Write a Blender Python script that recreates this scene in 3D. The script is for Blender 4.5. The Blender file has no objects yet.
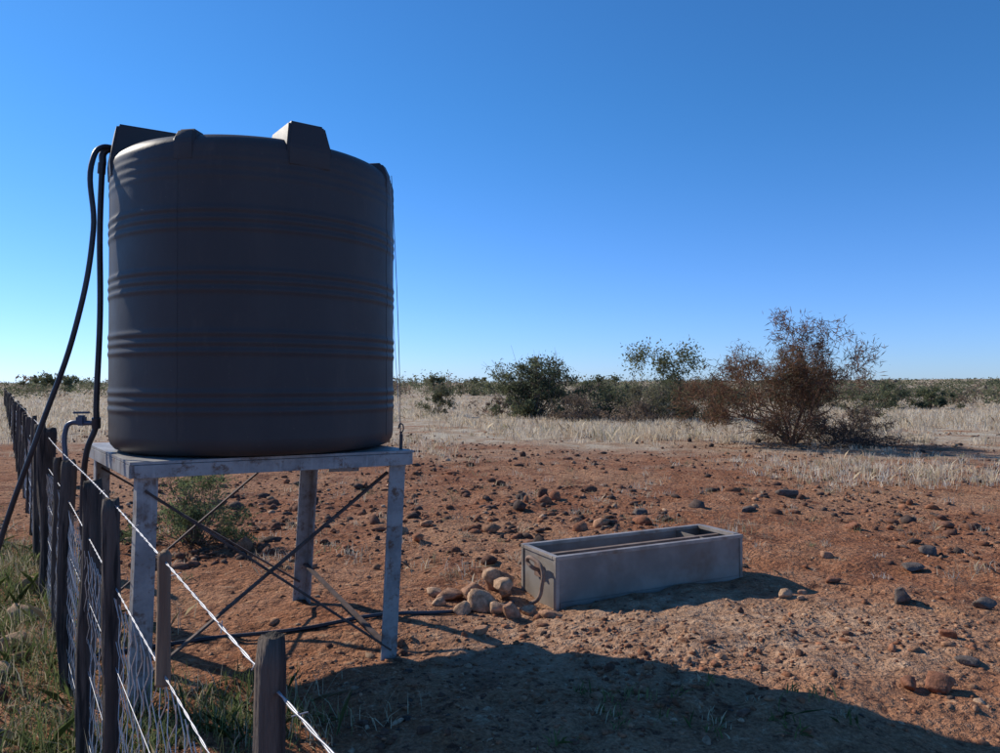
import bpy, bmesh, math, random
import numpy as np
from mathutils import Vector, Matrix, noise as mn
random.seed(7); rng=np.random.default_rng(11)
sc=bpy.context.scene
sc.view_settings.view_transform='Standard'; sc.view_settings.look='None'; sc.view_settings.exposure=0

# ---------------------------------------------------------------- noise / terrain
TAB=np.random.default_rng(3).random((256,256))*2-1
def vn(x,y,o=0):
    x=np.asarray(x,float)+o*17.3+1000; y=np.asarray(y,float)+o*9.7+1000
    xi=np.floor(x).astype(int); yi=np.floor(y).astype(int); fx=x-xi; fy=y-yi
    fx=fx*fx*(3-2*fx); fy=fy*fy*(3-2*fy)
    a=TAB[xi&255,yi&255]; b=TAB[(xi+1)&255,yi&255]; c=TAB[xi&255,(yi+1)&255]; d=TAB[(xi+1)&255,(yi+1)&255]
    return (a*(1-fx)+b*fx)*(1-fy)+(c*(1-fx)+d*fx)*fy
def ss(a,b,x):
    t=np.clip((x-a)/(b-a),0,1); return t*t*(3-2*t)
def gh(x,y):
    x=np.asarray(x,float); y=np.asarray(y,float)
    r=np.hypot(x,y)
    near=1-ss(12,30,r)
    z=near*(0.014*vn(x*9,y*9,1)+0.022*vn(x*3.7,y*3.7,2))
    z=z+(1-ss(60,150,r))*(0.034*vn(x*.9,y*.9,3))
    loose=np.exp(-(((x-1.2)/2.1)**2+((y-4.1)/1.2)**2))
    z=z+loose*near*(0.032*np.abs(vn(x*6,y*6,4))+0.02)
    z=z+ss(20,60,r)*0.15*vn(x*.09,y*.09,5)
    z=z+ss(120,900,y)*np.clip(2.0+x*0.006,0,9)*(1+.4*vn(x*.004,y*.004,6))
    return z
def gz(x,y): return float(gh(x,y))
def grass_line(x,y):   # >0 -> grass zone
    return y-(19-0.12*x)+6.0*vn(x*.22,y*.2,8)

# ---------------------------------------------------------------- materials
def newmat(name):
    m=bpy.data.materials.new(name); m.use_nodes=True; nt=m.node_tree
    return m,nt,nt.nodes,nt.links,nt.nodes['Principled BSDF']
def mixc(N,L,fac,a,b,blend='MIX'):
    n=N.new('ShaderNodeMix'); n.data_type='RGBA'; n.blend_type=blend
    for s,v in ((0,fac),(6,a),(7,b)):
        if isinstance(v,bpy.types.NodeSocket): L.new(v,n.inputs[s])
        elif isinstance(v,(int,float)): n.inputs[s].default_value=v
        else: n.inputs[s].default_value=(*v,1)
    return n.outputs[2]
def tnoise(N,L,scale,detail=4,rough=.55,coord=None,dist=0):
    n=N.new('ShaderNodeTexNoise'); n.inputs['Scale'].default_value=scale; n.inputs['Detail'].default_value=detail
    n.inputs['Roughness'].default_value=rough; n.inputs['Distortion'].default_value=dist
    if coord is not None: L.new(coord,n.inputs['Vector'])
    return n.outputs['Fac']
def ramp(N,L,fac,a,b):
    n=N.new('ShaderNodeMapRange'); n.interpolation_type='SMOOTHSTEP'; n.inputs[1].default_value=a; n.inputs[2].default_value=b
    L.new(fac,n.inputs[0]); return n.outputs[0]
def simple(name,c1,c2,scale=6,rough=.8,metal=0,bump=.2,bdist=.01,c3=None,s3=3,t3=(.55,.7),stretch=None,spec=.5):
    m,nt,N,L,B=newmat(name)
    tc=N.new('ShaderNodeTexCoord').outputs['Object']
    if stretch:
        mp=N.new('ShaderNodeMapping'); mp.inputs['Scale'].default_value=stretch; L.new(tc,mp.inputs[0]); tc=mp.outputs[0]
    f=ramp(N,L,tnoise(N,L,scale,4,.6,tc),.35,.65)
    col=mixc(N,L,f,c1,c2)
    if c3: col=mixc(N,L,ramp(N,L,tnoise(N,L,s3,4,.65,tc),*t3),col,c3)
    L.new(col,B.inputs['Base Color']); B.inputs['Roughness'].default_value=rough; B.inputs['Metallic'].default_value=metal
    B.inputs['Specular IOR Level'].default_value=spec
    if bump:
        b=N.new('ShaderNodeBump'); b.inputs['Strength'].default_value=bump; b.inputs['Distance'].default_value=bdist
        L.new(tnoise(N,L,scale*5,4,.6,tc),b.inputs['Height']); L.new(b.outputs[0],B.inputs['Normal'])
    return m
def attrmat(name,rough=.9,trans=0.0,nscale=0,bump=0):
    m,nt,N,L,B=newmat(name)
    a=N.new('ShaderNodeAttribute'); a.attribute_name='Col'; col=a.outputs['Color']
    if nscale:
        g=N.new('ShaderNodeNewGeometry').outputs['Position']
        f=tnoise(N,L,nscale,3,.65,g)
        col=mixc(N,L,ramp(N,L,f,.3,.7),mixc(N,L,1.0,col,(.6,.58,.56),'MULTIPLY'),mixc(N,L,1.0,col,(1.25,1.2,1.15),'MULTIPLY'))
        if bump:
            b=N.new('ShaderNodeBump'); b.inputs['Strength'].default_value=bump; b.inputs['Distance'].default_value=.01
            L.new(tnoise(N,L,nscale*3,3,.65,g),b.inputs['Height']); L.new(b.outputs[0],B.inputs['Normal'])
    L.new(col,B.inputs['Base Color']); B.inputs['Roughness'].default_value=rough
    B.inputs['Specular IOR Level'].default_value=.15
    if trans:
        df=N.new('ShaderNodeBsdfDiffuse'); L.new(col,df.inputs['Color'])
        t=N.new('ShaderNodeBsdfTranslucent'); L.new(col,t.inputs['Color'])
        mx=N.new('ShaderNodeMixShader'); mx.inputs[0].default_value=trans
        L.new(df.outputs[0],mx.inputs[1]); L.new(t.outputs[0],mx.inputs[2]); L.new(mx.outputs[0],N['Material Output'].inputs['Surface'])
    return m

def ground_mat():
    m,nt,N,L,B=newmat('soil')
    p=N.new('ShaderNodeNewGeometry').outputs['Position']
    big=tnoise(N,L,.22,3,.6,p); mid=tnoise(N,L,1.3,4,.65,p,.6); fine=tnoise(N,L,9,5,.7,p); vf=tnoise(N,L,45,3,.7,p)
    red=(.33,.140,.070); tan=(.46,.255,.145); dark=(.13,.060,.038); pale=(.56,.37,.235)
    c=mixc(N,L,ramp(N,L,big,.42,.60),red,tan)
    c=mixc(N,L,ramp(N,L,mid,.44,.66),c,(.41,.21,.12))
    c=mixc(N,L,ramp(N,L,mid,.46,.34),c,(.24,.105,.058))
    c=mixc(N,L,ramp(N,L,fine,.54,.74),c,pale)
    c=mixc(N,L,ramp(N,L,fine,.47,.33),c,dark)
    c=mixc(N,L,ramp(N,L,vf,.35,.7),mixc(N,L,1.0,c,(.68,.65,.63),'MULTIPLY'),mixc(N,L,1.0,c,(1.2,1.18,1.15),'MULTIPLY'))
    sep=N.new('ShaderNodeSeparateXYZ'); L.new(p,sep.inputs[0])
    def M(op,a,b=None):
        n=N.new('ShaderNodeMath'); n.operation=op
        for i,v in enumerate((a,b)):
            if v is None: continue
            if isinstance(v,(int,float)): n.inputs[i].default_value=v
            else: L.new(v,n.inputs[i])
        return n.outputs[0]
    X,Y=sep.outputs[0],sep.outputs[1]
    dx=M('DIVIDE',M('SUBTRACT',X,1.2),2.4); dy=M('DIVIDE',M('SUBTRACT',Y,4.9),1.2)
    dd=M('ADD',M('MULTIPLY',dx,dx),M('MULTIPLY',dy,dy)); dd=M('ADD',dd,M('MULTIPLY',mid,1.4))
    patch=ramp(N,L,dd,1.7,.6)
    c=mixc(N,L,M('MULTIPLY',patch,.6),c,mixc(N,L,ramp(N,L,fine,.35,.65),(.34,.205,.125),(.62,.44,.30)))
    gl=M('SUBTRACT',Y,M('SUBTRACT',19,M('MULTIPLY',X,.12)))
    gl=M('ADD',gl,M('MULTIPLY',M('SUBTRACT',tnoise(N,L,.3,4,.65,p),.5),20))
    gz_=ramp(N,L,gl,-5,5)
    straw=mixc(N,L,ramp(N,L,mid,.4,.6),(.42,.30,.20),(.54,.46,.34))
    straw=mixc(N,L,ramp(N,L,tnoise(N,L,.5,4,.7,p),.5,.66),straw,(.35,.19,.11))
    st2=mixc(N,L,ramp(N,L,tnoise(N,L,.03,5,.7,p),.46,.6),straw,(.24,.215,.13))
    c=mixc(N,L,gz_,c,mixc(N,L,ramp(N,L,Y,50,160),straw,st2))
    L.new(c,B.inputs['Base Color']); B.inputs['Roughness'].default_value=.97; B.inputs['Specular IOR Level'].default_value=.1
    h=M('ADD',M('MULTIPLY',fine,1.2),M('MULTIPLY',vf,.55))
    vo=N.new('ShaderNodeTexVoronoi'); vo.inputs['Scale'].default_value=19
    wv=N.new('ShaderNodeVectorMath'); wv.operation='ADD'
    nz=N.new('ShaderNodeTexNoise'); nz.inputs['Scale'].default_value=12; nz.inputs['Detail'].default_value=1; L.new(p,nz.inputs['Vector'])
    sc_=N.new('ShaderNodeVectorMath'); sc_.operation='SCALE'; sc_.inputs['Scale'].default_value=.08; L.new(nz.outputs['Color'],sc_.inputs[0])
    L.new(p,wv.inputs[0]); L.new(sc_.outputs[0],wv.inputs[1]); L.new(wv.outputs[0],vo.inputs['Vector'])
    h=M('SUBTRACT',h,M('MULTIPLY',vo.outputs['Distance'],.5))
    b=N.new('ShaderNodeBump'); b.inputs['Strength'].default_value=1; b.inputs['Distance'].default_value=.05
    L.new(h,b.inputs['Height']); L.new(b.outputs[0],B.inputs['Normal'])
    return m

def meshobj(name,V,F,mat=None,col=None,smooth=False):
    V=np.asarray(V,np.float32); F=np.asarray(F,np.int32)
    me=bpy.data.meshes.new(name); k=F.shape[1]
    me.vertices.add(len(V)); me.vertices.foreach_set('co',V.ravel())
    me.loops.add(F.size); me.loops.foreach_set('vertex_index',F.ravel())
    me.polygons.add(len(F)); me.polygons.foreach_set('loop_start',np.arange(0,F.size,k,dtype=np.int32))
    me.polygons.foreach_set('loop_total',np.full(len(F),k,np.int32))
    me.update(calc_edges=True); me.validate()
    if smooth: me.polygons.foreach_set('use_smooth',np.ones(len(me.polygons),bool))
    if col is not None:
        a=me.color_attributes.new('Col','FLOAT_COLOR','POINT')
        c=np.ones((len(V),4),np.float32); c[:,:3]=col; a.data.foreach_set('color',c.ravel())
    o=bpy.data.objects.new(name,me); sc.collection.objects.link(o)
    if mat: me.materials.append(mat)
    return o
def empty(name,kids,loc=(0,0,0)):
    e=bpy.data.objects.new(name,None); sc.collection.objects.link(e); e.location=loc; e.empty_display_size=.2
    bpy.context.view_layer.update()
    for k in kids:
        k.parent=e; k.matrix_parent_inverse=Matrix.Translation(Vector(loc)).inverted()
    return e
def curve(name,splines,r,mat,res=2,kind='POLY',cap=True):
    cu=bpy.data.curves.new(name,'CURVE'); cu.dimensions='3D'; cu.bevel_depth=r; cu.bevel_resolution=res; cu.use_fill_caps=cap
    cu.resolution_u=10
    for pts in splines:
        if kind=='POLY':
            s=cu.splines.new('POLY'); s.points.add(len(pts)-1)
            s.points.foreach_set('co',np.c_[np.asarray(pts),np.ones(len(pts))].astype(np.float32).ravel())
        else:
            s=cu.splines.new('BEZIER'); s.bezier_points.add(len(pts)-1)
            for bp,p in zip(s.bezier_points,pts): bp.co=p; bp.handle_left_type='AUTO'; bp.handle_right_type='AUTO'
    o=bpy.data.objects.new(name,cu); sc.collection.objects.link(o); cu.materials.append(mat); return o
def box(name,c,size,mat,rot=0,bev=.004,M=None):
    bm=bmesh.new(); bmesh.ops.create_cube(bm,size=1)
    for v in bm.verts: v.co=Vector((v.co.x*size[0],v.co.y*size[1],v.co.z*size[2]))
    if bev: bmesh.ops.bevel(bm,geom=bm.edges[:],offset=bev,segments=2,affect='EDGES')
    T=M if M is not None else Matrix.Translation(Vector(c))@Matrix.Rotation(rot,4,'Z')
    bm.transform(T)
    me=bpy.data.meshes.new(name); bm.to_mesh(me); bm.free(); me.materials.append(mat)
    o=bpy.data.objects.new(name,me); sc.collection.objects.link(o); return o
def beam(name,a,b,w,t,mat,up=Vector((0,0,1)),bev=.002):
    a=Vector(a); b=Vector(b); z=(b-a).normalized(); x=up.cross(z)
    if x.length<.01: x=Vector((1,0,0)).cross(z)
    x.normalize(); y=z.cross(x)
    M=Matrix((x,y,z)).transposed().to_4x4(); M.translation=(a+b)/2
    return box(name,None,(w,t,(b-a).length),mat,M=M,bev=bev)

# ---------------------------------------------------------------- ground
def axis(pos_end,fine_end,step,g):
    v=[0]; 
    while v[-1]<pos_end:
        v.append(v[-1]+max(step,(v[-1]-fine_end)*g+step if v[-1]>fine_end else step))
    return np.array(v)
xp=axis(4500,4,.045,.022); xs=np.r_[-xp[:0:-1],xp]
yp=axis(5000,8,.045,.02); ys=np.r_[-np.array([60,30,12,6,3,1.5,.7,.3]),yp]
XX,YY=np.meshgrid(xs,ys); nx,ny=len(xs),len(ys)
ZZ=gh(XX,YY)
idx=np.arange(nx*ny).reshape(ny,nx)
F=np.stack([idx[:-1,:-1],idx[:-1,1:],idx[1:,1:],idx[1:,:-1]],-1).reshape(-1,4)
ground=meshobj('ground',np.stack([XX,YY,ZZ],-1).reshape(-1,3),F,ground_mat(),smooth=True)

# ---------------------------------------------------------------- stones
def icos(sub,n,seed,rough=.35,k0=.38,k1=.75,cut=.97,npl=9):
    out=[]
    for i in range(n):
        bm=bmesh.new(); bmesh.ops.create_icosphere(bm,subdivisions=sub,radius=1)
        off=Vector((seed+i*7.1,i*3.3,seed))
        pl=[(Vector((random.gauss(0,1),random.gauss(0,1),random.gauss(0,1))).normalized(),random.uniform(k0,k1)) for _ in range(npl)]
        for v in bm.verts:
            d=v.co.normalized(); v.co=d*(1+rough*mn.noise(d*1.3+off))
            for n_,k in pl:
                e=v.co.dot(n_)-k
                if e>0: v.co-=n_*e*cut
            v.co*=1.2+rough*.25*mn.noise(d*3.5+off)
        out.append((np.array([v.co[:] for v in bm.verts]),np.array([[w.index for w in f.verts] for f in bm.faces]))); bm.free()
    return out
stone_mat=attrmat('stone',.95,0,30,.6)
def scatter(name,xy,size,cols,sub=1,flat=.6,sink=.25,rough=.5):
    var=icos(sub,18,random.random()*50,rough); Vs=[];Fs=[];Cs=[];base=0
    z=gh(xy[:,0],xy[:,1])
    pick=rng.integers(0,18,len(xy)); 
    for k,(V,Fq) in enumerate(var):
        I=np.where(pick==k)[0]; n=len(I)
        if n==0: continue
        th=rng.random(n)*6.283; sx=size[I]*rng.uniform(.7,1.5,n); sy=size[I]*rng.uniform(.5,1.0,n); sz=size[I]*flat*rng.uniform(.5,1.2,n)
        P=V[None]*np.stack([sx,sy,sz],-1)[:,None]
        c,s=np.cos(th)[:,None],np.sin(th)[:,None]
        Q=np.stack([P[...,0]*c-P[...,1]*s+xy[I,0][:,None],P[...,0]*s+P[...,1]*c+xy[I,1][:,None],P[...,2]+(z[I]+sz*(.8-2*sink))[:,None]],-1)
        Vs.append(Q.reshape(-1,3)); Fs.append((Fq[None]+(np.arange(n)*len(V))[:,None,None]+base).reshape(-1,3)); base+=n*len(V)
        Cs.append(np.repeat(cols[I],len(V),0))
    return meshobj(name,np.concatenate(Vs),np.concatenate(Fs),stone_mat,np.concatenate(Cs))
PAL=np.array([[.32,.15,.085],[.38,.215,.13],[.44,.30,.20],[.17,.09,.062],[.10,.072,.06],[.26,.115,.065]])
def pal(n,w=None): return PAL[rng.choice(len(PAL),n,p=w)]*rng.uniform(.7,1.15,(n,1))
def inpoly_xy(n,y0,y1,k0=-.8,k1=.8,p=1.0):
    y=np.exp(rng.uniform(math.log(y0),math.log(y1),n)); x=rng.uniform(k0,k1,n)*y; return np.stack([x,y],-1)
xy=inpoly_xy(17000,2.6,13,-.75,.85); m=(vn(xy[:,0]*.9,xy[:,1]*.9,31)+rng.uniform(-.6,.6,len(xy)))>.05; xy=xy[m]
n=len(xy); scatter('gravel',xy,rng.lognormal(math.log(.0078),.55,n),pal(n,[.33,.18,.05,.24,.08,.12]),1,.55,.3)
n=6500; xy=np.stack([rng.normal(1.3,1.6,n),rng.normal(4.1,.8,n)],-1); m=(vn(xy[:,0]*1.6,xy[:,1]*1.6,36)+rng.uniform(-.7,.7,n))>0; xy=xy[m]; n=len(xy)
scatter('soil_clods',xy,np.minimum(rng.lognormal(math.log(.0105),.6,n),.045),pal(n,[.35,.27,.12,.17,.02,.07]),1,.6,.3)
xy=inpoly_xy(9500,6.5,25,-.6,.85); m=(vn(xy[:,0]*.5,xy[:,1]*.35,32)+rng.uniform(-.5,.5,len(xy))+ss(8,14,xy[:,1])*.35)>.18; xy=xy[m]
n=len(xy); scatter('scattered_stones',xy,np.minimum(rng.lognormal(math.log(.025),.62,n),.13),pal(n,[.17,.06,.02,.38,.27,.10]),1,.65)
n=650; t=rng.uniform(1.8,9,n); xy=np.stack([.2-.68*t-np.abs(rng.normal(0,.6,n)),t],-1)
scatter('fence_line_stones',xy,np.minimum(rng.lognormal(math.log(.022),.6,n),.085),pal(n,[.1,.3,.35,.15,.05,.05]),1)

def rock(x,y,sx,sy,sz,rot,col,z=None,seed=0,tilt=0):
    random.seed(seed+100); (V,Fq),=icos(3,1,seed*3.7,.4,.45,.78,.95,13)
    V=V*np.array([sx,sy,sz]); R=np.array(Matrix.Rotation(rot,3,'Z')@Matrix.Rotation(tilt,3,'Y')); V=V@R.T
    zz=gz(x,y)+sz*.5 if z is None else z
    o=meshobj('rock',V+np.array([x,y,zz]),Fq,stone_mat,np.tile(np.array(col),(len(V),1)),smooth=False); return o
tanr=(.46,.31,.205); pinkr=(.38,.22,.14); redr=(.27,.125,.075); dk=(.14,.115,.10)
R=[(-.14,5.38,.13,.09,.09,.3,tanr,None),(-.38,5.62,.125,.09,.06,.9,pinkr,None),(-.27,5.24,.085,.06,.055,2,tanr,None),(-.07,5.62,.12,.08,.08,1.1,tanr,.17),
(.02,5.44,.11,.065,.065,-.7,tanr,.14),(.07,5.20,.07,.05,.075,.4,pinkr,None),(-.03,5.80,.13,.09,.12,.2,pinkr,None),(.33,5.18,.09,.05,.035,-.3,pinkr,None),
(-.44,5.44,.06,.05,.035,.2,tanr,None),(-.12,4.78,.05,.04,.03,.2,pinkr,None),(.20,5.30,.08,.05,.045,1.2,tanr,None),(-.02,5.28,.075,.065,.06,2.2,tanr,None),(-.2,5.55,.10,.08,.09,.5,pinkr,None),(-.5,5.7,.07,.05,.035,.5,tanr,None),(.04,5.56,.07,.06,.06,.1,pinkr,.06)]
R+=[(2.14,5.62,.055,.04,.04,.4,tanr,None),(2.30,5.72,.035,.025,.025,.4,pinkr,None),(2.22,5.55,.03,.025,.018,.4,tanr,None),
(2.95,5.52,.085,.05,.09,.9,dk,None),(2.83,4.75,.065,.05,.04,.2,redr,None),(2.68,4.32,.075,.05,.028,.5,dk,None),(2.28,3.92,.11,.08,.055,.3,redr,None),(2.15,3.97,.06,.045,.035,.9,redr,None),
(3.45,5.35,.08,.06,.05,.3,dk,None),(3.0,6.9,.07,.045,.04,.1,pinkr,None),(3.55,6.45,.13,.07,.04,.4,dk,None),(4.0,7.0,.1,.07,.05,.4,dk,None),
(2.7,6.1,.08,.05,.035,.8,redr,None),(3.1,9.4,.12,.09,.05,.8,dk,None),(4.1,10.6,.18,.11,.07,.1,dk,None),(3.9,8.3,.11,.09,.05,.8,redr,None),(1.7,9.2,.11,.09,.05,.8,dk,None),
(-2.75,4.1,.10,.08,.05,.8,tanr,None),(-3.3,5.2,.12,.09,.06,.1,tanr,None),(-3.7,5.9,.11,.08,.06,.1,pinkr,None),(-2.28,3.40,.08,.07,.05,.8,tanr,None),(-2.95,4.6,.10,.08,.06,1.8,tanr,None)]
for i,(x,y,a,b,c,r,col,z) in enumerate(R): rock(x,y,a,b,c,r,col,z,i)
random.seed(21)

# ---------------------------------------------------------------- vegetation helpers
leaf_mat=attrmat('leaves',.75,.4); bark=simple('bark',(.12,.085,.065),(.21,.155,.12),20,.95,0,0); redbark=simple('dry_twigs',(.14,.07,.045),(.23,.13,.09),3,.95,0,0)
straw_mat=attrmat('dry_grass',.85,.4); green_mat=attrmat('green_grass',.7,.35)
def tube(buf,pts,rad,sides=4):
    V,Fc=buf; b=len(V); n=len(pts)
    for i,(p,r) in enumerate(zip(pts,rad)):
        d=(pts[min(i+1,n-1)]-pts[max(i-1,0)]).normalized(); u=d.orthogonal().normalized(); w=d.cross(u)
        for k in range(sides):
            a=6.2832*k/sides; V.append((p+(u*math.cos(a)+w*math.sin(a))*r)[:])
    for i in range(n-1):
        for k in range(sides):
            k2=(k+1)%sides; Fc.append((b+i*sides+k,b+i*sides+k2,b+(i+1)*sides+k2,b+(i+1)*sides+k))
def grow(buf,p,d,L,r,depth,tips,spread=.55,flat=.0,kids=(2,3),shrink=.74,up=.05,rmin=.004):
    pts=[p]; rad=[r]; q=p.copy(); dd=d.copy(); ns=4 if depth>2 else 3
    for i in range(ns):
        dd=(dd+Vector((random.gauss(0,.16),random.gauss(0,.16),random.gauss(0,.12)+up))).normalized()
        q=q+dd*L/ns; pts.append(q); rad.append(max(r*(1-.35*(i+1)/ns),rmin))
    tube(buf,pts,rad,5 if depth>3 else 3)
    if depth<=2: tips.extend(pts[1:])
    if depth<=0: return
    for k in range(random.randint(*kids)):
        nd=(dd+Vector((random.gauss(0,spread),random.gauss(0,spread),random.gauss(0,spread*.6)-flat))).normalized()
        s=pts[-1] if k<2 else pts[random.randint(1,len(pts)-1)]
        grow(buf,s,nd,L*shrink*random.uniform(.75,1.2),rad[-1]*.75,depth-1,tips,spread,flat,kids,shrink,up,rmin)
def leaves(name,C,size,cols,mat,asp=.45):
    n=len(C); a=rng.normal(size=(n,3)); a/=np.linalg.norm(a,axis=1)[:,None]; b=np.cross(a,rng.normal(size=(n,3))); b/=np.linalg.norm(b,axis=1)[:,None]
    s=(size*rng.uniform(.5,1.4,n))[:,None]
    V=np.stack([C-a*s,C+b*s*asp,C+a*s,C-b*s*asp],1).reshape(-1,3); Fq=np.arange(4*n).reshape(-1,4)
    return meshobj(name,V,Fq,mat,np.repeat(cols,4,0))
def bush(name,x,y,w,h,nclump,per,ls,col,seedcol=.3,open_=.5):
    z0=gz(x,y); cc=[]; buf=([],[]); col=np.array(col)
    ph=random.random()*9
    for i in range(nclump):
        th=random.random()*6.283; rr=math.sqrt(random.random()); zz=random.uniform(.08,1)
        lim=math.sqrt(max(0,1-max(0,(zz-.4)/.66)**2))*(1+.35*math.sin(th*2+ph)+.2*math.sin(th*5+ph*2))
        cc.append((x+math.cos(th)*rr*lim*w/2,y+math.sin(th)*rr*lim*w/2,z0+zz*h*random.uniform(.75,1.12),random.uniform(.06,.17)*w*open_*1.6))
    cc=np.array(cc); P=[];K=[]
    for c in cc:
        n=int(per*random.uniform(.5,1.4)); q=rng.normal(size=(n,3))*c[3]*np.array([.6,.6,.45]); P.append(q+c[:3])
        K.append(np.clip(col*random.uniform(1-seedcol,1+seedcol)*rng.uniform(.7,1.3,(n,1))+rng.uniform(-.008,.008,(n,1)),.01,1))
        a=Vector((x+random.gauss(0,.06)*w*.5,y+random.gauss(0,.06)*w*.5,z0-.05)); b=Vector(c[:3]); mid=(a*.5+b*.5)+Vector((random.gauss(0,.05)*w,random.gauss(0,.05)*w,-.06*h))
        tube(buf,[a,mid,b],[.010*w,.006*w,.002*w],4)
        for _ in range(6):
            e=b+Vector((random.gauss(0,1),random.gauss(0,1),random.gauss(.5,.8)))*c[3]*1.0; tube(buf,[b*.7+mid*.3,e],[.003*w,.001*w],3)
    P=np.concatenate(P); m=P[:,2]>z0+.02
    lo=leaves('foliage',P[m],ls,np.concatenate(K)[m],leaf_mat,.3)
    return empty(name,[lo,meshobj('branches',np.array(buf[0]),buf[1],bark)],(x,y,z0))
G1=(.145,.155,.085); G2=(.175,.175,.10); G3=(.20,.185,.115); BR=(.22,.165,.12)
bush('green_shrub',-3.05,7.5,.80,.66,60,130,.018,(.17,.20,.09),open_=.6)
bush('thorn_bush',1.6,34.0,3.9,2.6,80,130,.085,G1)
bush('thorn_bush',-3.1,36.5,1.7,1.4,26,100,.07,G2)
bush('thorn_bush',4.5,33.5,3.6,1.7,50,95,.08,G1)
bush('thorn_bush',6.3,31.0,2.8,1.5,38,95,.07,G3)
bush('thorn_bush',7.6,32.0,2.6,1.85,38,100,.07,G1)
bush('thorn_bush',9.0,31.5,2.6,1.55,36,100,.07,G2)
bush('thorn_bush',-.2,36.0,1.8,1.1,18,70,.07,BR)
bush('thorn_bush',3.0,31.0,2.4,.9,26,70,.06,BR)
bush('thorn_bush',5.6,29.5,2.6,.8,26,70,.06,BR)
bush('thorn_bush',22.5,44,3.0,1.5,30,90,.09,G1)
bush('thorn_bush',15.6,32,1.7,.95,20,80,.06,G2)
bush('thorn_bush',25.5,44,2.2,1.2,30,90,.10,G1)
bush('thorn_bush',19.5,46,3.0,1.5,24,80,.10,G3)
bush('thorn_bush',11.6,24,1.5,.7,22,70,.05,BR)
bush('thorn_bush',-80,130,5,2.9,24,70,.30,G1)
bush('thorn_bush',-74.5,129,4,2.9,20,70,.30,G1)
bush('thorn_bush',-9.5,120,4,2.6,20,70,.28,G2)
bush('thorn_bush',-3.5,100,3.5,2.2,20,70,.22,G2)
def tree(name,x,y,stems,L,r,depth,spread,up,leafn,ls,lcol,mat,lean=(0,0),tilt=.5,shrink=.74,flat=0,jit=.12,asp=.45,kids=(2,3),rmin=.004,rx=1,lx=1):
    z0=gz(x,y); buf=([],[]); tips=[]
    for i in range(stems):
        a=6.283*i/stems+random.uniform(-.4,.4); t=tilt*random.uniform(.4,1.2)
        d=Vector((math.cos(a)*t+lean[0],math.sin(a)*t+lean[1],1)).normalized()
        grow(buf,Vector((x+math.cos(a)*.08,y+math.sin(a)*.08,z0-.1)),d,L*random.uniform(.85,1.15),r*random.uniform(.7,1.1),depth,tips,spread,flat,kids,shrink,up,rmin)
    def wp(V):
        V=np.array(V); dx=V[:,0]-x; V[:,0]=x+np.where(dx>0,dx*rx,dx*lx); return V
    ks=[meshobj('trunk_and_branches',wp(buf[0]),buf[1],mat)]
    if leafn:
        T=wp([t[:] for t in tips]); I=rng.integers(0,len(T),leafn); C=T[I]+rng.normal(size=(leafn,3))*jit
        lc=np.array(lcol); K=lc[rng.integers(0,len(lc),leafn)]*rng.uniform(.6,1.3,(leafn,1))
        ks.append(leaves('foliage',C,ls,K,leaf_mat,asp))
    return empty(name,ks,(x,y,z0))
random.seed(5)
tree('slender_tree',6.9,33.5,3,1.25,.05,4,.5,.10,2600,.08,[(.15,.16,.08),(.19,.19,.10)],bark,tilt=.25,jit=.18,asp=.35)
random.seed(12)
tree('acacia_tree',7.55,19.4,8,1.08,.055,6,.50,.02,19000,.09,[(.20,.10,.06),(.16,.095,.06),(.14,.12,.07),(.24,.15,.09)],redbark,tilt=.85,shrink=.70,jit=.11,lean=(-.05,0),asp=.09,rmin=.0065,rx=.58,lx=.98)
buf=([],[]);tips=[]
for i in range(70):
    px=random.uniform(7.4,10.0); py=random.uniform(18.6,20.0); a=random.uniform(0,6.28)
    grow(buf,Vector((px,py,gz(px,py)+.05)),Vector((math.cos(a),math.sin(a),.55)).normalized(),.45,.016,4,tips,.6,.05,shrink=.76,up=.02,rmin=.007)
B0=np.array(buf[0]); B0[:,2]=np.maximum(B0[:,2],-.05)*np.clip(1.0-.28*(B0[:,0]-7.4),.25,1)
meshobj('cut_brush_pile',B0,buf[1],simple('dead_twigs',(.075,.055,.045),(.15,.11,.09),3,.95,0,0))

# distant bushes (one mass)
P=[];K=[];S=[]
nb=3200
yy=np.exp(rng.uniform(math.log(46),math.log(1500),nb)); xx=rng.uniform(-1.0,1.0,nb)*yy
for x,y in zip(xx,yy):
    if y<70 and x<y*.05: continue
    if x<0 and rng.random()<.15: continue
    h=rng.uniform(.7,1.7) if y<130 else rng.uniform(1.0,2.8)
    if rng.random()<.06: h*=1.5
    w=h*rng.uniform(1.0,2.2); n=100 if y<200 else 36
    nc=6; c=np.stack([x+rng.uniform(-.5,.5,nc)*w,y+rng.uniform(-.5,.5,nc)*w,rng.uniform(.25,.85,nc)*h],-1)
    k=rng.integers(0,nc,n); q=c[k]+rng.normal(size=(n,3))*np.array([w*.14,w*.14,h*.16]); q[:,2]=np.maximum(q[:,2],.05)+gz(x,y)
    P.append(q); S.append(np.full(n,h*(.085 if y<200 else .17)))
    base=np.array([G1,G2,G3,BR][rng.integers(0,4)])*rng.uniform(.75,1.1)
    K.append(base*rng.uniform(.7,1.3,(n,1)))
P=np.concatenate(P);K=np.concatenate(K);S=np.concatenate(S)
leaves('distant_bushes',P,S,K,leaf_mat)

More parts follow.
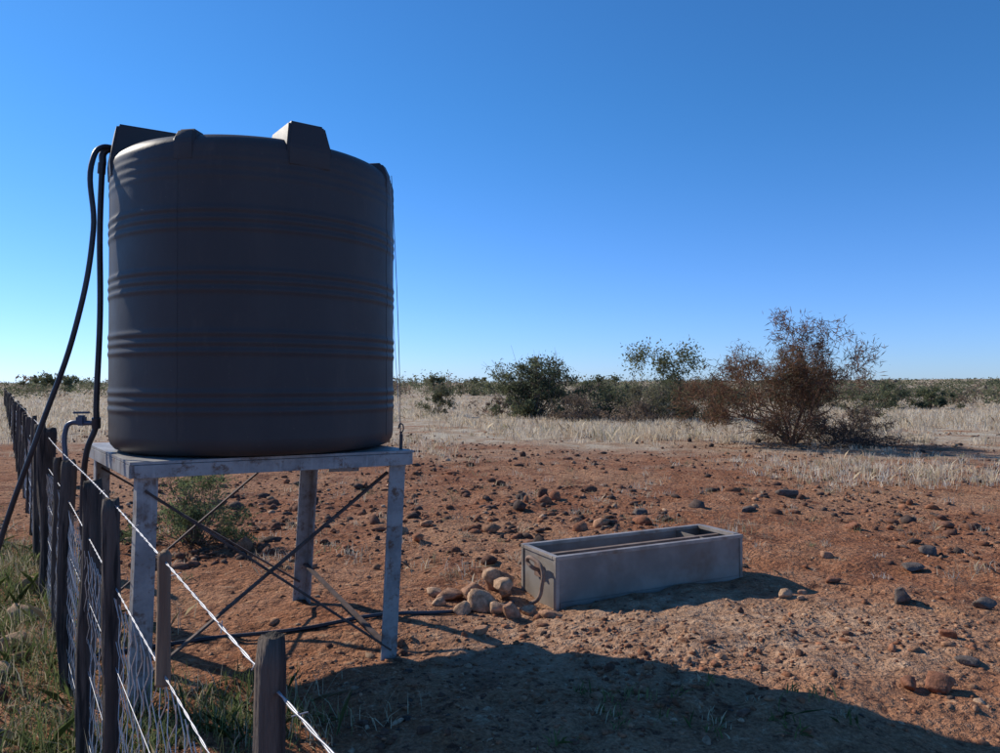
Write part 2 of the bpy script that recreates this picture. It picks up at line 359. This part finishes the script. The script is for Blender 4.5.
# grass
def grass(name,xy,hgt,nb,wid,cols,mat,spread=.09,lean=.45):
    n=len(xy); z=gh(xy[:,0],xy[:,1]); I=np.repeat(np.arange(n),nb); m=len(I)
    bx=xy[I,0]+rng.normal(size=m)*spread*hgt[I]*1.2; by=xy[I,1]+rng.normal(size=m)*spread*hgt[I]*1.2; bz=z[I]-.01
    h=hgt[I]*rng.uniform(.5,1.1,m); th=rng.random(m)*6.283; ln=np.abs(rng.normal(0,lean,m))*h
    ex=bx+np.cos(th)*ln; ey=by+np.sin(th)*ln; ez=bz+h*np.sqrt(np.clip(1-(ln/h)**2*.4,.15,1))
    t2=rng.random(m)*6.283; w=wid[I]*rng.uniform(.6,1.3,m); wx=np.cos(t2)*w; wy=np.sin(t2)*w
    mx=bx+(ex-bx)*.35; my=by+(ey-by)*.35; mz=bz+(ez-bz)*.6
    V=np.stack([np.stack([bx-wx,by-wy,bz],-1),np.stack([bx+wx,by+wy,bz],-1),np.stack([mx+wx*.8,my+wy*.8,mz],-1),np.stack([ex,ey,ez],-1),np.stack([mx-wx*.8,my-wy*.8,mz],-1)],1).reshape(-1,3)
    b=np.arange(m)*5; Fq=np.stack([b,b+1,b+2,b+3,b+4],-1)
    return meshobj(name,V,Fq,mat,np.repeat(cols[I]*rng.uniform(.8,1.2,(m,1)),5,0))
SP=np.array([[.70,.60,.45],[.62,.51,.37],[.76,.68,.55],[.46,.34,.23],[.36,.33,.20]])
xy=inpoly_xy(26000,11.5,75,-.85,.9); gl=grass_line(xy[:,0],xy[:,1]); dn=vn(xy[:,0]*.4,xy[:,1]*.2,9); dn2=vn(xy[:,0]*1.1,xy[:,1]*.7,19)
m=(gl>rng.normal(0,2.6,len(xy)))&(dn+.5*dn2+rng.uniform(-.4,.4,len(xy))+.35*ss(10,25,xy[:,0]+3)>-.15-.35*ss(3,12,gl)+.3*(1-ss(-2,4,gl))); xy=xy[m]; gl=gl[m]; n=len(xy)
hh=rng.uniform(.14,.40,n)*(1+.5*vn(xy[:,0]*.3,xy[:,1]*.3,14))*(.5+.5*ss(-3,5,gl)); c=SP[rng.choice(5,n,p=[.35,.25,.22,.13,.05])]
grass('dry_grass',xy,hh,11,.0024+xy[:,1]*.00019,c,straw_mat,.34,.55)
xy=inpoly_xy(10000,70,420,-.9,.9); dn=vn(xy[:,0]*.05,xy[:,1]*.03,10); xy=xy[dn+rng.uniform(-.5,.5,len(xy))>-.1]; n=len(xy)
grass('far_dry_grass',xy,rng.uniform(.2,.45,n),7,.01+xy[:,1]*.00025,SP[rng.choice(5,n,p=[.25,.25,.1,.22,.18])],straw_mat,.6)
xy=inpoly_xy(520,6.0,19,-.7,.8); n=len(xy)
grass('sparse_tufts',xy,rng.uniform(.04,.14,n),16,np.full(n,.0032),SP[rng.choice(5,n)]*.8,straw_mat,.45,.9)
n=360; t=rng.uniform(2.6,7.5,n); xy=np.stack([.30-.667*t+rng.normal(-.18,.36,n),t],-1)
GC=np.array([[.15,.19,.07],[.20,.23,.10],[.50,.43,.29],[.11,.14,.055]])
grass('fence_line_grass',xy,rng.uniform(.05,.24,n),22,np.full(n,.0024),GC[rng.choice(4,n,p=[.32,.26,.24,.18])],green_mat,.38,.8)
n=70; xy=np.stack([rng.normal(-1.35,.32,n),rng.normal(3.5,.25,n)],-1)
grass('weeds_by_stand',xy,rng.uniform(.06,.22,n),22,np.full(n,.0026),GC[rng.choice(4,n,p=[.3,.3,.22,.18])],green_mat,.4,.8)
n=26; xy=np.stack([rng.uniform(.2,1.7,n),rng.uniform(3.3,3.9,n)],-1)
grass('small_weeds',xy,rng.uniform(.04,.10,n),12,np.full(n,.004),GC[rng.choice(4,n)],green_mat,.4,.8)

# ---------------------------------------------------------------- tank
def tank_material():
    m,nt,N,L,B=newmat('grey_polyethylene'); tc=N.new('ShaderNodeTexCoord').outputs['Object']
    mp=N.new('ShaderNodeMapping'); mp.inputs['Scale'].default_value=(1,1,.25); L.new(tc,mp.inputs[0])
    c=mixc(N,L,ramp(N,L,tnoise(N,L,2.2,4,.6,mp.outputs[0]),.35,.7),(.050,.045,.045),(.063,.056,.054))
    c=mixc(N,L,ramp(N,L,tnoise(N,L,9,6,.75,mp.outputs[0]),.54,.8),c,(.082,.070,.063))
    c=mixc(N,L,ramp(N,L,tnoise(N,L,60,3,.6,tc),.68,.76),c,(.10,.09,.08))
    L.new(c,B.inputs['Base Color'])
    rr=N.new('ShaderNodeMapRange'); L.new(tnoise(N,L,5,4,.6,tc),rr.inputs[0]); rr.inputs[3].default_value=.40; rr.inputs[4].default_value=.60
    L.new(rr.outputs[0],B.inputs['Roughness']); B.inputs['Specular IOR Level'].default_value=.25
    b=N.new('ShaderNodeBump'); b.inputs['Strength'].default_value=.14; b.inputs['Distance'].default_value=.02
    L.new(tnoise(N,L,4,5,.6,tc),b.inputs['Height']); L.new(b.outputs[0],B.inputs['Normal'])
    return m
TM=tank_material()
TC=Vector((-1.50,4.66)); TR=.828; Z0=1.215
prof=[(0,Z0),(TR-.10,Z0),(TR-.06,Z0+.004),(TR-.03,Z0+.015),(TR-.010,Z0+.04),(TR-.002,Z0+.07)]
z=Z0+.09
cent=[1.50,1.81,2.13,2.45,2.72]
while z<2.80:
    b=0
    for c in cent:
        for k in (-1,0,1):
            b=max(b,.0055*math.exp(-((z-c-k*.048)/.016)**2)*(.5 if c>2.6 else 1))
    prof.append((TR+b,z)); z+=.006
prof+=[(TR+.001,2.82),(TR-.006,2.845),(TR-.022,2.868),(TR-.05,2.89),(TR-.09,2.905),(TR-.25,2.935),(.34,2.96),(.26,2.965),(.25,2.97),(.25,3.0),(.27,3.0),(.27,3.03),(.24,3.035),(0,3.04)]
NS=160; V=[];Fq=[]
for r,zz in prof:
    for k in range(NS):
        a=6.28318*k/NS; V.append((TC.x+math.cos(a)*r,TC.y+math.sin(a)*r,zz))
for i in range(len(prof)-1):
    for k in range(NS):
        k2=(k+1)%NS; Fq.append((i*NS+k,i*NS+k2,(i+1)*NS+k2,(i+1)*NS+k))
body=meshobj('tank_body',V,Fq,TM,smooth=True)
def lug(name,deg,w,z1,depth,taper=.8,zb=2.74,proud=.006):
    a=math.radians(deg); bm=bmesh.new(); vs=[]
    for zz,tw,ro,ri in ((zb,1.0,TR+proud-.004,TR-.12),(2.85,1.0,TR+proud,TR-depth),(z1,taper,TR-.03,TR-depth+.04)):
        vs.append([bm.verts.new((ro,-w/2*tw,zz)),bm.verts.new((ro,w/2*tw,zz)),bm.verts.new((ri,w/2*tw,zz)),bm.verts.new((ri,-w/2*tw,zz))])
    for j in range(2):
        for k in range(4): bm.faces.new((vs[j][k],vs[j][(k+1)%4],vs[j+1][(k+1)%4],vs[j+1][k]))
    bm.faces.new(vs[2]); bm.faces.new(vs[0][::-1])
    bmesh.ops.bevel(bm,geom=bm.edges[:],offset=.014,segments=3,affect='EDGES')
    bmesh.ops.transform(bm,matrix=Matrix.Translation((TC.x,TC.y,0))@Matrix.Rotation(a,4,'Z'),verts=bm.verts)
    me=bpy.data.meshes.new(name); bm.to_mesh(me); bm.free(); me.materials.append(TM)
    for p in me.polygons: p.use_smooth=True
    o=bpy.data.objects.new(name,me); sc.collection.objects.link(o)
    o.modifiers.new('wn','WEIGHTED_NORMAL')
    return o
tk=[body]
for i,(d,w,zt,dep,tp) in enumerate([(-54,.25,2.995,.34,.80),(-99,.13,2.92,.18,.8),(-8,.11,2.93,.18,.8),(-148,.22,3.05,.62,.75),(45,.13,2.93,.2,.8),(90,.22,2.985,.3,.75),(135,.13,2.93,.2,.8),(178,.24,2.99,.3,.75)]):
    tk.append(lug('lug_%d'%(i+1),d,w,zt,dep,tp))
for d in (-101,-10):
    a=math.radians(d); ca,sa=math.cos(a),math.sin(a)
    tk.append(curve('mould_seam_%d'%abs(d),[[(TC.x+ca*r*1.0,TC.y+sa*r,zz) for r,zz in prof[5:-12]]],.0018,TM,1))
black=simple('black_hdpe',(.018,.02,.026),(.035,.038,.045),9,.42,0,.05)
blue=simple('pipe_fitting',(.07,.09,.14),(.12,.14,.18),9,.45,.3,.05)
tk.append(curve('inlet_elbow',[[(-2.12,4.36,2.92),(-2.20,4.32,2.945),(-2.265,4.29,2.93),(-2.28,4.29,2.85)]],.020,black,4,'BEZIER'))
empty('water_tank',tk,(TC.x,TC.y,Z0))
empty('supply_pipe',[
 curve('riser',[[(-2.28,4.29,2.89),(-2.295,4.295,2.5),(-2.30,4.31,2.0),(-2.325,4.32,1.45),(-2.33,4.33,1.36),(-2.38,4.33,1.22),(-2.42,4.36,1.0),(-2.43,4.38,.5),(-2.44,4.38,-.05)]],.0165,black,4,'BEZIER'),
 curve('hose',[[(-2.20,4.33,2.95),(-2.26,4.25,2.94),(-2.285,4.2,2.86),(-2.265,4.17,2.45),(-2.355,4.15,1.89),(-2.545,4.15,1.34),(-2.74,4.15,.79),(-2.86,4.15,.35),(-2.97,4.2,.02)]],.0145,black,4,'BEZIER'),
 curve('valve_pipe',[[(-2.33,4.33,1.37),(-2.40,4.32,1.37),(-2.48,4.32,1.365),(-2.50,4.32,1.33),(-2.50,4.32,1.15)]],.014,blue,4,'BEZIER'),
 box('valve_body',(-2.41,4.32,1.385),(.05,.045,.06),blue,.1,.01), box('valve_handle',(-2.41,4.32,1.43),(.09,.018,.012),blue,.3,.004),
 curve('riser_coupling',[[(-2.325,4.32,1.40),(-2.33,4.33,1.34)]],.024,black,4),
 curve('top_coupling',[[(-2.282,4.29,2.86),(-2.287,4.292,2.80)]],.022,black,4)],(-2.3,4.3,0))

# ---------------------------------------------------------------- stand
def steel_mat():
    m,nt,N,L,B=newmat('weathered_steel'); tc=N.new('ShaderNodeTexCoord').outputs['Object']
    c=mixc(N,L,ramp(N,L,tnoise(N,L,7,4,.65,tc),.35,.65),(.23,.225,.22),(.35,.34,.325))
    c=mixc(N,L,ramp(N,L,tnoise(N,L,12,6,.8,tc),.51,.66),c,(.14,.078,.05))
    c=mixc(N,L,ramp(N,L,tnoise(N,L,3,5,.7,tc),.54,.70),c,(.16,.12,.10))
    mp=N.new('ShaderNodeMapping'); mp.inputs['Scale'].default_value=(14,14,1.2); L.new(tc,mp.inputs[0])
    c=mixc(N,L,ramp(N,L,tnoise(N,L,2,5,.7,mp.outputs[0]),.52,.75),c,(.42,.41,.39))
    L.new(c,B.inputs['Base Color']); B.inputs['Roughness'].default_value=.55; B.inputs['Metallic'].default_value=.2
    b=N.new('ShaderNodeBump'); b.inputs['Strength'].default_value=.25; b.inputs['Distance'].default_value=.004
    L.new(tnoise(N,L,40,5,.6,tc),b.inputs['Height']); L.new(b.outputs[0],B.inputs['Normal']); return m
ST=steel_mat(); RS=simple('rusty_flat_bar',(.07,.045,.035),(.12,.08,.065),14,.85,.1,.3,.003)
A=Vector((-1.84,3.73)); Bq=Vector((-.607,4.38)); C=Vector((-1.438,5.53)); D=Vector((-2.67,4.88))
At=A+Vector((.03,.02)); Bt=Bq+Vector((.055,.0)); Ct=C+Vector((.07,.0)); Dt=D+Vector((.03,0))
PT=1.195; kids=[]; cen=(At+Bt+Ct+Dt)/4
def angle_leg(name,foot,top,d1,d2,w=.095,t=.008):
    V=[];d1=d1.normalized();d2=d2.normalized()
    sec=[Vector((0,0)),d1*w,d1*w+d2*t,d1*t+d2*t,d1*t+d2*w,d2*w]
    for p,zz in ((foot,-.12),(top,PT-.07)):
        for s in sec: V.append((p.x+s.x,p.y+s.y,zz))
    bm=bmesh.new(); vs=[bm.verts.new(v) for v in V]
    for k in range(6): bm.faces.new((vs[k],vs[(k+1)%6],vs[6+(k+1)%6],vs[6+k]))
    bm.faces.new((vs[0],vs[1],vs[2],vs[3])); bm.faces.new((vs[0],vs[3],vs[4],vs[5])); bm.faces.new((vs[6],vs[7],vs[8],vs[9])); bm.faces.new((vs[6],vs[9],vs[10],vs[11]))
    bmesh.ops.recalc_face_normals(bm,faces=bm.faces)
    me=bpy.data.meshes.new(name); bm.to_mesh(me); bm.free(); me.materials.append(ST)
    o=bpy.data.objects.new(name,me); sc.collection.objects.link(o); return o
kids+=[angle_leg('leg_1',A,At,Bq-A,D-A),angle_leg('leg_2',Bq,Bt,A-Bq,C-Bq),angle_leg('leg_3',C,Ct,Bq-C,D-C),angle_leg('leg_4',D,Dt,A-D,C-D)]
def v3(p,z): return Vector((p.x,p.y,z))
def out(p,k): d=(p-cen); return p+d.normalized()*k
c4=[out(p,.025) for p in (At,Bt,Ct,Dt)]
for i in range(4):
    a=c4[i]; b=c4[(i+1)%4]; kids.append(beam('top_rail_%d'%(i+1),v3(a,PT-.036),v3(b,PT-.036),.045,.066,ST))
for i,t in enumerate((.2,.4,.6,.8)):
    kids.append(beam('joist_%d'%(i+1),v3(c4[0].lerp(c4[3],t),PT-.04),v3(c4[1].lerp(c4[2],t),PT-.04),.04,.05,ST))
bm=bmesh.new(); c5=[out(p,.055) for p in (At,Bt,Ct,Dt)]
lo=[bm.verts.new((p.x,p.y,PT)) for p in c5]; hi=[bm.verts.new((p.x,p.y,PT+.014)) for p in c5]
bm.faces.new(hi); bm.faces.new(lo[::-1])
for i in range(4): bm.faces.new((lo[i],lo[(i+1)%4],hi[(i+1)%4],hi[i]))
me=bpy.data.meshes.new('deck'); bm.to_mesh(me); bm.free(); me.materials.append(ST); dk_=bpy.data.objects.new('deck',me); sc.collection.objects.link(dk_); kids.append(dk_)
def br(n,a,za,b,zb,off=0):
    a=v3(a,za); b=v3(b,zb); nrm=(b-a).cross(Vector((0,0,1))).normalized()*off
    kids.append(beam(n,a+nrm,b+nrm,.012,.036,RS,up=(b-a).cross(Vector((0,0,1)))))
br('brace_1',A.lerp(Bq,.05),1.06,Bq.lerp(A,.02),.05,-.012); br('brace_2',Bq.lerp(A,.03),1.08,A.lerp(Bq,.02),.08,.028)
br('brace_3',C.lerp(Bq,.03),.28,Bq.lerp(C,.03),.04,.012); br('brace_4',Ct.lerp(D,.15),1.12,D.lerp(C,.03),.12,-.02)
br('brace_5',D.lerp(A,.05),.9,A.lerp(D,.05),.1,.02); br('brace_6',D.lerp(C,.05),1.05,C.lerp(D,.03),.15,.02)
gs=v3(Bt.lerp(Ct,.62),PT-.13); kids.append(box('gusset_plate',gs,(.20,.01,.13),ST,.2,.002))
empty('tank_stand',kids,(cen.x,cen.y,0))
galv=simple('galvanised_wire',(.32,.32,.33),(.45,.45,.46),30,.5,.4,0)
empty('tie_wire',[curve('wire_strand',[[(-.66,4.55,2.86),(-.63,4.50,2.4),(-.60,4.45,1.8),(-.585,4.43,1.26)]],.0022,simple('dark_wire',(.05,.05,.05),(.09,.08,.08),9,.7,0,0),1,'BEZIER'),
 curve('wire_strand_2',[[(-.665,4.56,2.80),(-.655,4.54,2.2),(-.605,4.46,1.5),(-.585,4.43,1.26)]],.0016,galv,1,'BEZIER'),
 beam('tensioner',(-.585,4.43,1.18),(-.583,4.43,1.30),.018,.018,black),curve('hook',[[(-.585,4.43,1.30),(-.57,4.43,1.33),(-.585,4.43,1.36),(-.60,4.43,1.33)]],.004,black,2,'BEZIER')],(-.6,4.45,1.2))
def gp(x,y,o=.014): return (x,y,gz(x,y)+o)
curve('ground_hose',[[gp(-2.44,4.38),gp(-2.1,4.55),gp(-1.87,4.67),gp(-1.29,4.82),gp(-.8,5.02),gp(-.42,5.19),gp(-.2,5.32),gp(.1,5.48)]],.013,black,3,'BEZIER')

# ---------------------------------------------------------------- trough
CO=simple('galvanised_sheet_steel',(.215,.185,.16),(.30,.265,.23),3,.55,.3,.15,.003,(.20,.14,.105),2.2,(.50,.76))
RM=simple('trough_rim_steel',(.26,.22,.185),(.40,.345,.295),6,.5,.3,.2,.003,(.22,.145,.10),4,(.5,.7))
IN=simple('trough_sediment',(.15,.095,.07),(.26,.18,.13),7,.95,0,.4,.01)
TA=math.atan2(.8,1.58); TM4=Matrix.Translation((.40,5.36,0))@Matrix.Rotation(TA,4,'Z')
L_,W_,H_=1.77,.50,.36
def tb(name,x0,x1,y0,y1,z0,z1,mat=None,bev=.003):
    M=TM4@Matrix.Translation(((x0+x1)/2,(y0+y1)/2,(z0+z1)/2)); return box(name,None,(x1-x0,y1-y0,z1-z0),mat or CO,M=M,bev=bev)
tr=[tb('front_wall',0,L_,0,.012,-.04,H_-.004),tb('back_wall',0,L_,W_-.012,W_,-.04,H_-.004),
 tb('left_end',.002,.014,.013,W_-.013,-.04,H_-.006),tb('right_end',L_-.014,L_-.002,.013,W_-.013,-.04,H_-.006),
 tb('floor',.015,L_-.015,.013,W_-.013,.0,.12,IN),
 tb('front_rim',-.010,L_+.010,-.012,.035,H_-.026,H_,RM),tb('back_rim',-.010,L_+.010,W_-.035,W_+.012,H_-.026,H_,RM),
 tb('left_rim',-.010,.035,.037,W_-.037,H_-.027,H_-.001,RM),tb('right_rim',L_-.05,L_+.010,.037,W_-.037,H_-.027,H_+.004,RM),
 tb('corner_post_1',-.008,.024,-.008,.024,-.03,H_-.028,RM),tb('corner_post_2',L_-.024,L_+.008,-.008,.024,-.03,H_-.028,RM),
 tb('corner_post_3',-.008,.024,W_-.024,W_+.008,-.03,H_-.028,RM),
 tb('base_flange',.026,L_-.026,-.007,-.001,-.03,.03),
 tb('float_box_divider',L_-.27,L_-.262,.013,W_-.013,.10,H_-.03),
 tb('lengthwise_bar',.037,L_-.052,.20,.245,H_-.055,H_-.028,simple('stained_bar',(.16,.11,.085),(.25,.18,.14),6,.9,0,.3,.004)),
 tb('inlet_boss',-.022,-.009,.18,.28,.17,.27,simple('rust',(.14,.08,.055),(.24,.14,.10),12,.9,0,.3),.004)]
def tp(x,y,z): return tuple(TM4@Vector((x,y,z)))
tr.append(curve('inlet_hose',[[tp(-.01,.23,.22),tp(-.06,.23,.24),tp(-.08,.28,.29),tp(-.07,.17,.305),tp(-.06,.09,.25),tp(-.065,.09,.14),tp(-.08,.12,.04),tp(-.12,.16,.0)]],.015,simple('rusty_hose',(.20,.125,.09),(.32,.21,.15),14,.85,0,.3),3,'BEZIER'))
empty('water_trough',tr,(.40,5.36,0))

# ---------------------------------------------------------------- fence
def fx(y): return .368-.667*y
wood=simple('fence_wood',(.040,.031,.026),(.125,.095,.075),5,.95,0,1,.015,(.018,.015,.013),7,(.48,.6),stretch=(4,4,.3))
woodb=simple('fence_wood_tan',(.16,.10,.065),(.26,.18,.115),6,.9,0,.8,.010,(.09,.06,.04),5,(.5,.65),stretch=(4,4,.3))
post_n=0; fk=[]
def post(y,top,bot,r,mat,lean=(0,0),side=.0):
    global post_n; post_n+=1
    n=20; rings=40; V=[];Fq=[]; x=fx(y)+side; o=random.random()*40
    for i in range(rings+1):
        t=i/rings; zz=bot+(top-bot)*t
        for k in range(n):
            a=6.283*k/n; rr=r*(1+.22*mn.noise(Vector((math.cos(a)*1.3+o,math.sin(a)*1.3,zz*2.2)))+.16*mn.noise(Vector((math.cos(a)*4+o,math.sin(a)*4,zz*5))))
            if i==rings: rr*=.86
            V.append((x+lean[0]*(zz-.5)+math.cos(a)*rr+.8*r*mn.noise(Vector((o,3,zz*1.4))),y+lean[1]*(zz-.5)+math.sin(a)*rr,zz+(.5*r*mn.noise(Vector((a*1.2,o,1))) if i==rings else 0)))
    for i in range(rings):
        for k in range(n):
            k2=(k+1)%n; Fq.append((i*n+k,i*n+k2,(i+1)*n+k2,(i+1)*n+k))
    b=len(V); V.append((x+lean[0]*(top-.5)+.8*r*mn.noise(Vector((o,3,top*1.4))),y+lean[1]*(top-.5),top-.006)); V.append((x+lean[0]*(bot-.5),y+lean[1]*(bot-.5),bot))
    me=bpy.data.meshes.new('post'); Fs=[tuple(f) for f in Fq]+[(rings*n+k,rings*n+(k+1)%n,b) for k in range(n)]+[((k+1)%n,k,b+1) for k in range(n)]
    me.from_pydata(V,[],Fs); me.materials.append(mat)
    for p in me.polygons: p.use_smooth=True
    ob=bpy.data.objects.new('post_%d'%post_n,me); sc.collection.objects.link(ob); fk.append(ob)
post(1.0,1.262,-.2,.019,wood,(.01,0),-.012); post(1.67,1.225,.93,.0155,woodb,(0,0)); post(2.37,1.232,-.2,.026,wood,(-.02,0)); post(3.1,1.20,-.2,.035,wood,(.02,0)); post(4.0,1.19,-.2,.038,wood,(-.01,0))
post(4.75,1.13,-.2,.026,wood); post(5.7,1.26,-.3,.062,wood)
y=6.7
while y<60:
    post(y,1.17+random.uniform(-.04,.08),-.2,random.choice([.025,.03,.05]),wood,(random.uniform(-.03,.03),0)); y+=random.uniform(.9,1.4)*(1 if y<20 else 2)
def twisted(z,y0,y1,rad=.0013,pitch=.14,sag=.012):
    sp=[]
    for ph in (0,math.pi):
        n=int((y1-y0)/.009); t=np.linspace(y0,y1,n); a=t*1.2/pitch*6.283+ph
        s=sag*np.sin(t*1.3+z*9)
        sp.append(np.stack([fx(t)+np.cos(a)*rad*.83,t+np.cos(a)*rad*.55,z+s+np.sin(a)*rad],-1))
    return sp
fk.append(curve('barbed_strands',twisted(1.20,.35,9)+twisted(.965,.4,9),.0014,galv,1))
def plain(z,y0,y1,n=80,w=.01):
    t=np.linspace(y0,y1,n); return np.stack([fx(t),t,z+w*np.sin(t*1.1+z*7)],-1)
fk.append(curve('line_wires',[plain(1.20,9,60),plain(.965,9,60)]+[plain(z,.4,60) for z in (.70,.42,.15)],.0014,galv,1))
sp=[]; cell=.085; zt,zb=.93,.02
for s in (1,-1):
    y=1.15
    while y<26:
        n=16; t=np.linspace(0,1,n); zz=zt+(zb-zt)*t; k=np.arange(n); zig=.006*((k%2)*2-1)
        yy=y+s*(t-.5)*.95*.55+.012*np.sin(zz*11+y*3); wob=.012*np.sin(y*2.1+zz*5)+.008*np.sin(y*5.3)
        sp.append(np.stack([fx(yy)+wob+zig*.8,yy,zz+.012*np.sin(yy*4)],-1)); y+=cell
fk.append(curve('diamond_mesh',sp,.0013,simple('mesh_wire',(.38,.37,.35),(.52,.50,.48),30,.6,.2,0),0,cap=False))
bs=[]
for zz in (1.20,):
    for y in np.arange(.6,7,.16):
        for q in range(2):
            d=Vector((random.gauss(0,1),random.gauss(0,1),random.gauss(0,1))).normalized()*.010
            z1=zz+.012*math.sin(y*1.3+zz*9); p=Vector((fx(y),y+q*.004,z1)); bs.append([tuple(p-d),tuple(p+d)])
fk.append(curve('barbs',bs,.0010,galv,0))
empty('wire_fence',fk,(fx(3),3,0))

# ---------------------------------------------------------------- light / sky / camera
EL=math.radians(33); s=Vector((.85,-.53)).normalized()
sun=bpy.data.lights.new('sun','SUN'); sun.energy=4.8; sun.angle=math.radians(.53); sun.color=(1,.92,.80)
so=bpy.data.objects.new('sun',sun); sc.collection.objects.link(so)
d=Vector((s.x*math.cos(EL),s.y*math.cos(EL),-math.sin(EL))); so.rotation_euler=d.to_track_quat('-Z','Y').to_euler(); so.location=(-20,12,15)
w=bpy.data.worlds.new('World'); sc.world=w; w.use_nodes=True; nt=w.node_tree; bg=nt.nodes['Background']
sk=nt.nodes.new('ShaderNodeTexSky'); sk.sky_type='NISHITA'; sk.sun_disc=False; sk.sun_elevation=EL; sk.sun_rotation=math.atan2(-s.x,-s.y)
sk.altitude=1100; sk.air_density=1.0; sk.dust_density=.3; sk.ozone_density=2.5
gco=nt.nodes.new('ShaderNodeTexCoord'); sp_=nt.nodes.new('ShaderNodeSeparateXYZ'); nt.links.new(gco.outputs['Generated'],sp_.inputs[0])
mr=nt.nodes.new('ShaderNodeMapRange'); mr.interpolation_type='SMOOTHSTEP'; mr.inputs[1].default_value=-.05; mr.inputs[2].default_value=.38; nt.links.new(sp_.outputs[2],mr.inputs[0])
gr=nt.nodes.new('ShaderNodeMix'); gr.data_type='RGBA'; nt.links.new(mr.outputs[0],gr.inputs[0]); gr.inputs[6].default_value=(.70,.98,1.72,1); gr.inputs[7].default_value=(.42,1.02,1.55,1)
tn=nt.nodes.new('ShaderNodeMix'); tn.data_type='RGBA'; tn.blend_type='MULTIPLY'; tn.inputs[0].default_value=1
nt.links.new(sk.outputs[0],tn.inputs[6]); nt.links.new(gr.outputs[2],tn.inputs[7])
nt.links.new(tn.outputs[2],bg.inputs['Color']); bg.inputs['Strength'].default_value=.10
cam=bpy.data.cameras.new('camera'); co=bpy.data.objects.new('camera',cam); sc.collection.objects.link(co); sc.camera=co
co.location=(0,0,1.6); co.rotation_euler=(math.radians(90.5),0,0); cam.lens=27; cam.sensor_width=36; cam.clip_end=8000; cam.clip_start=.05
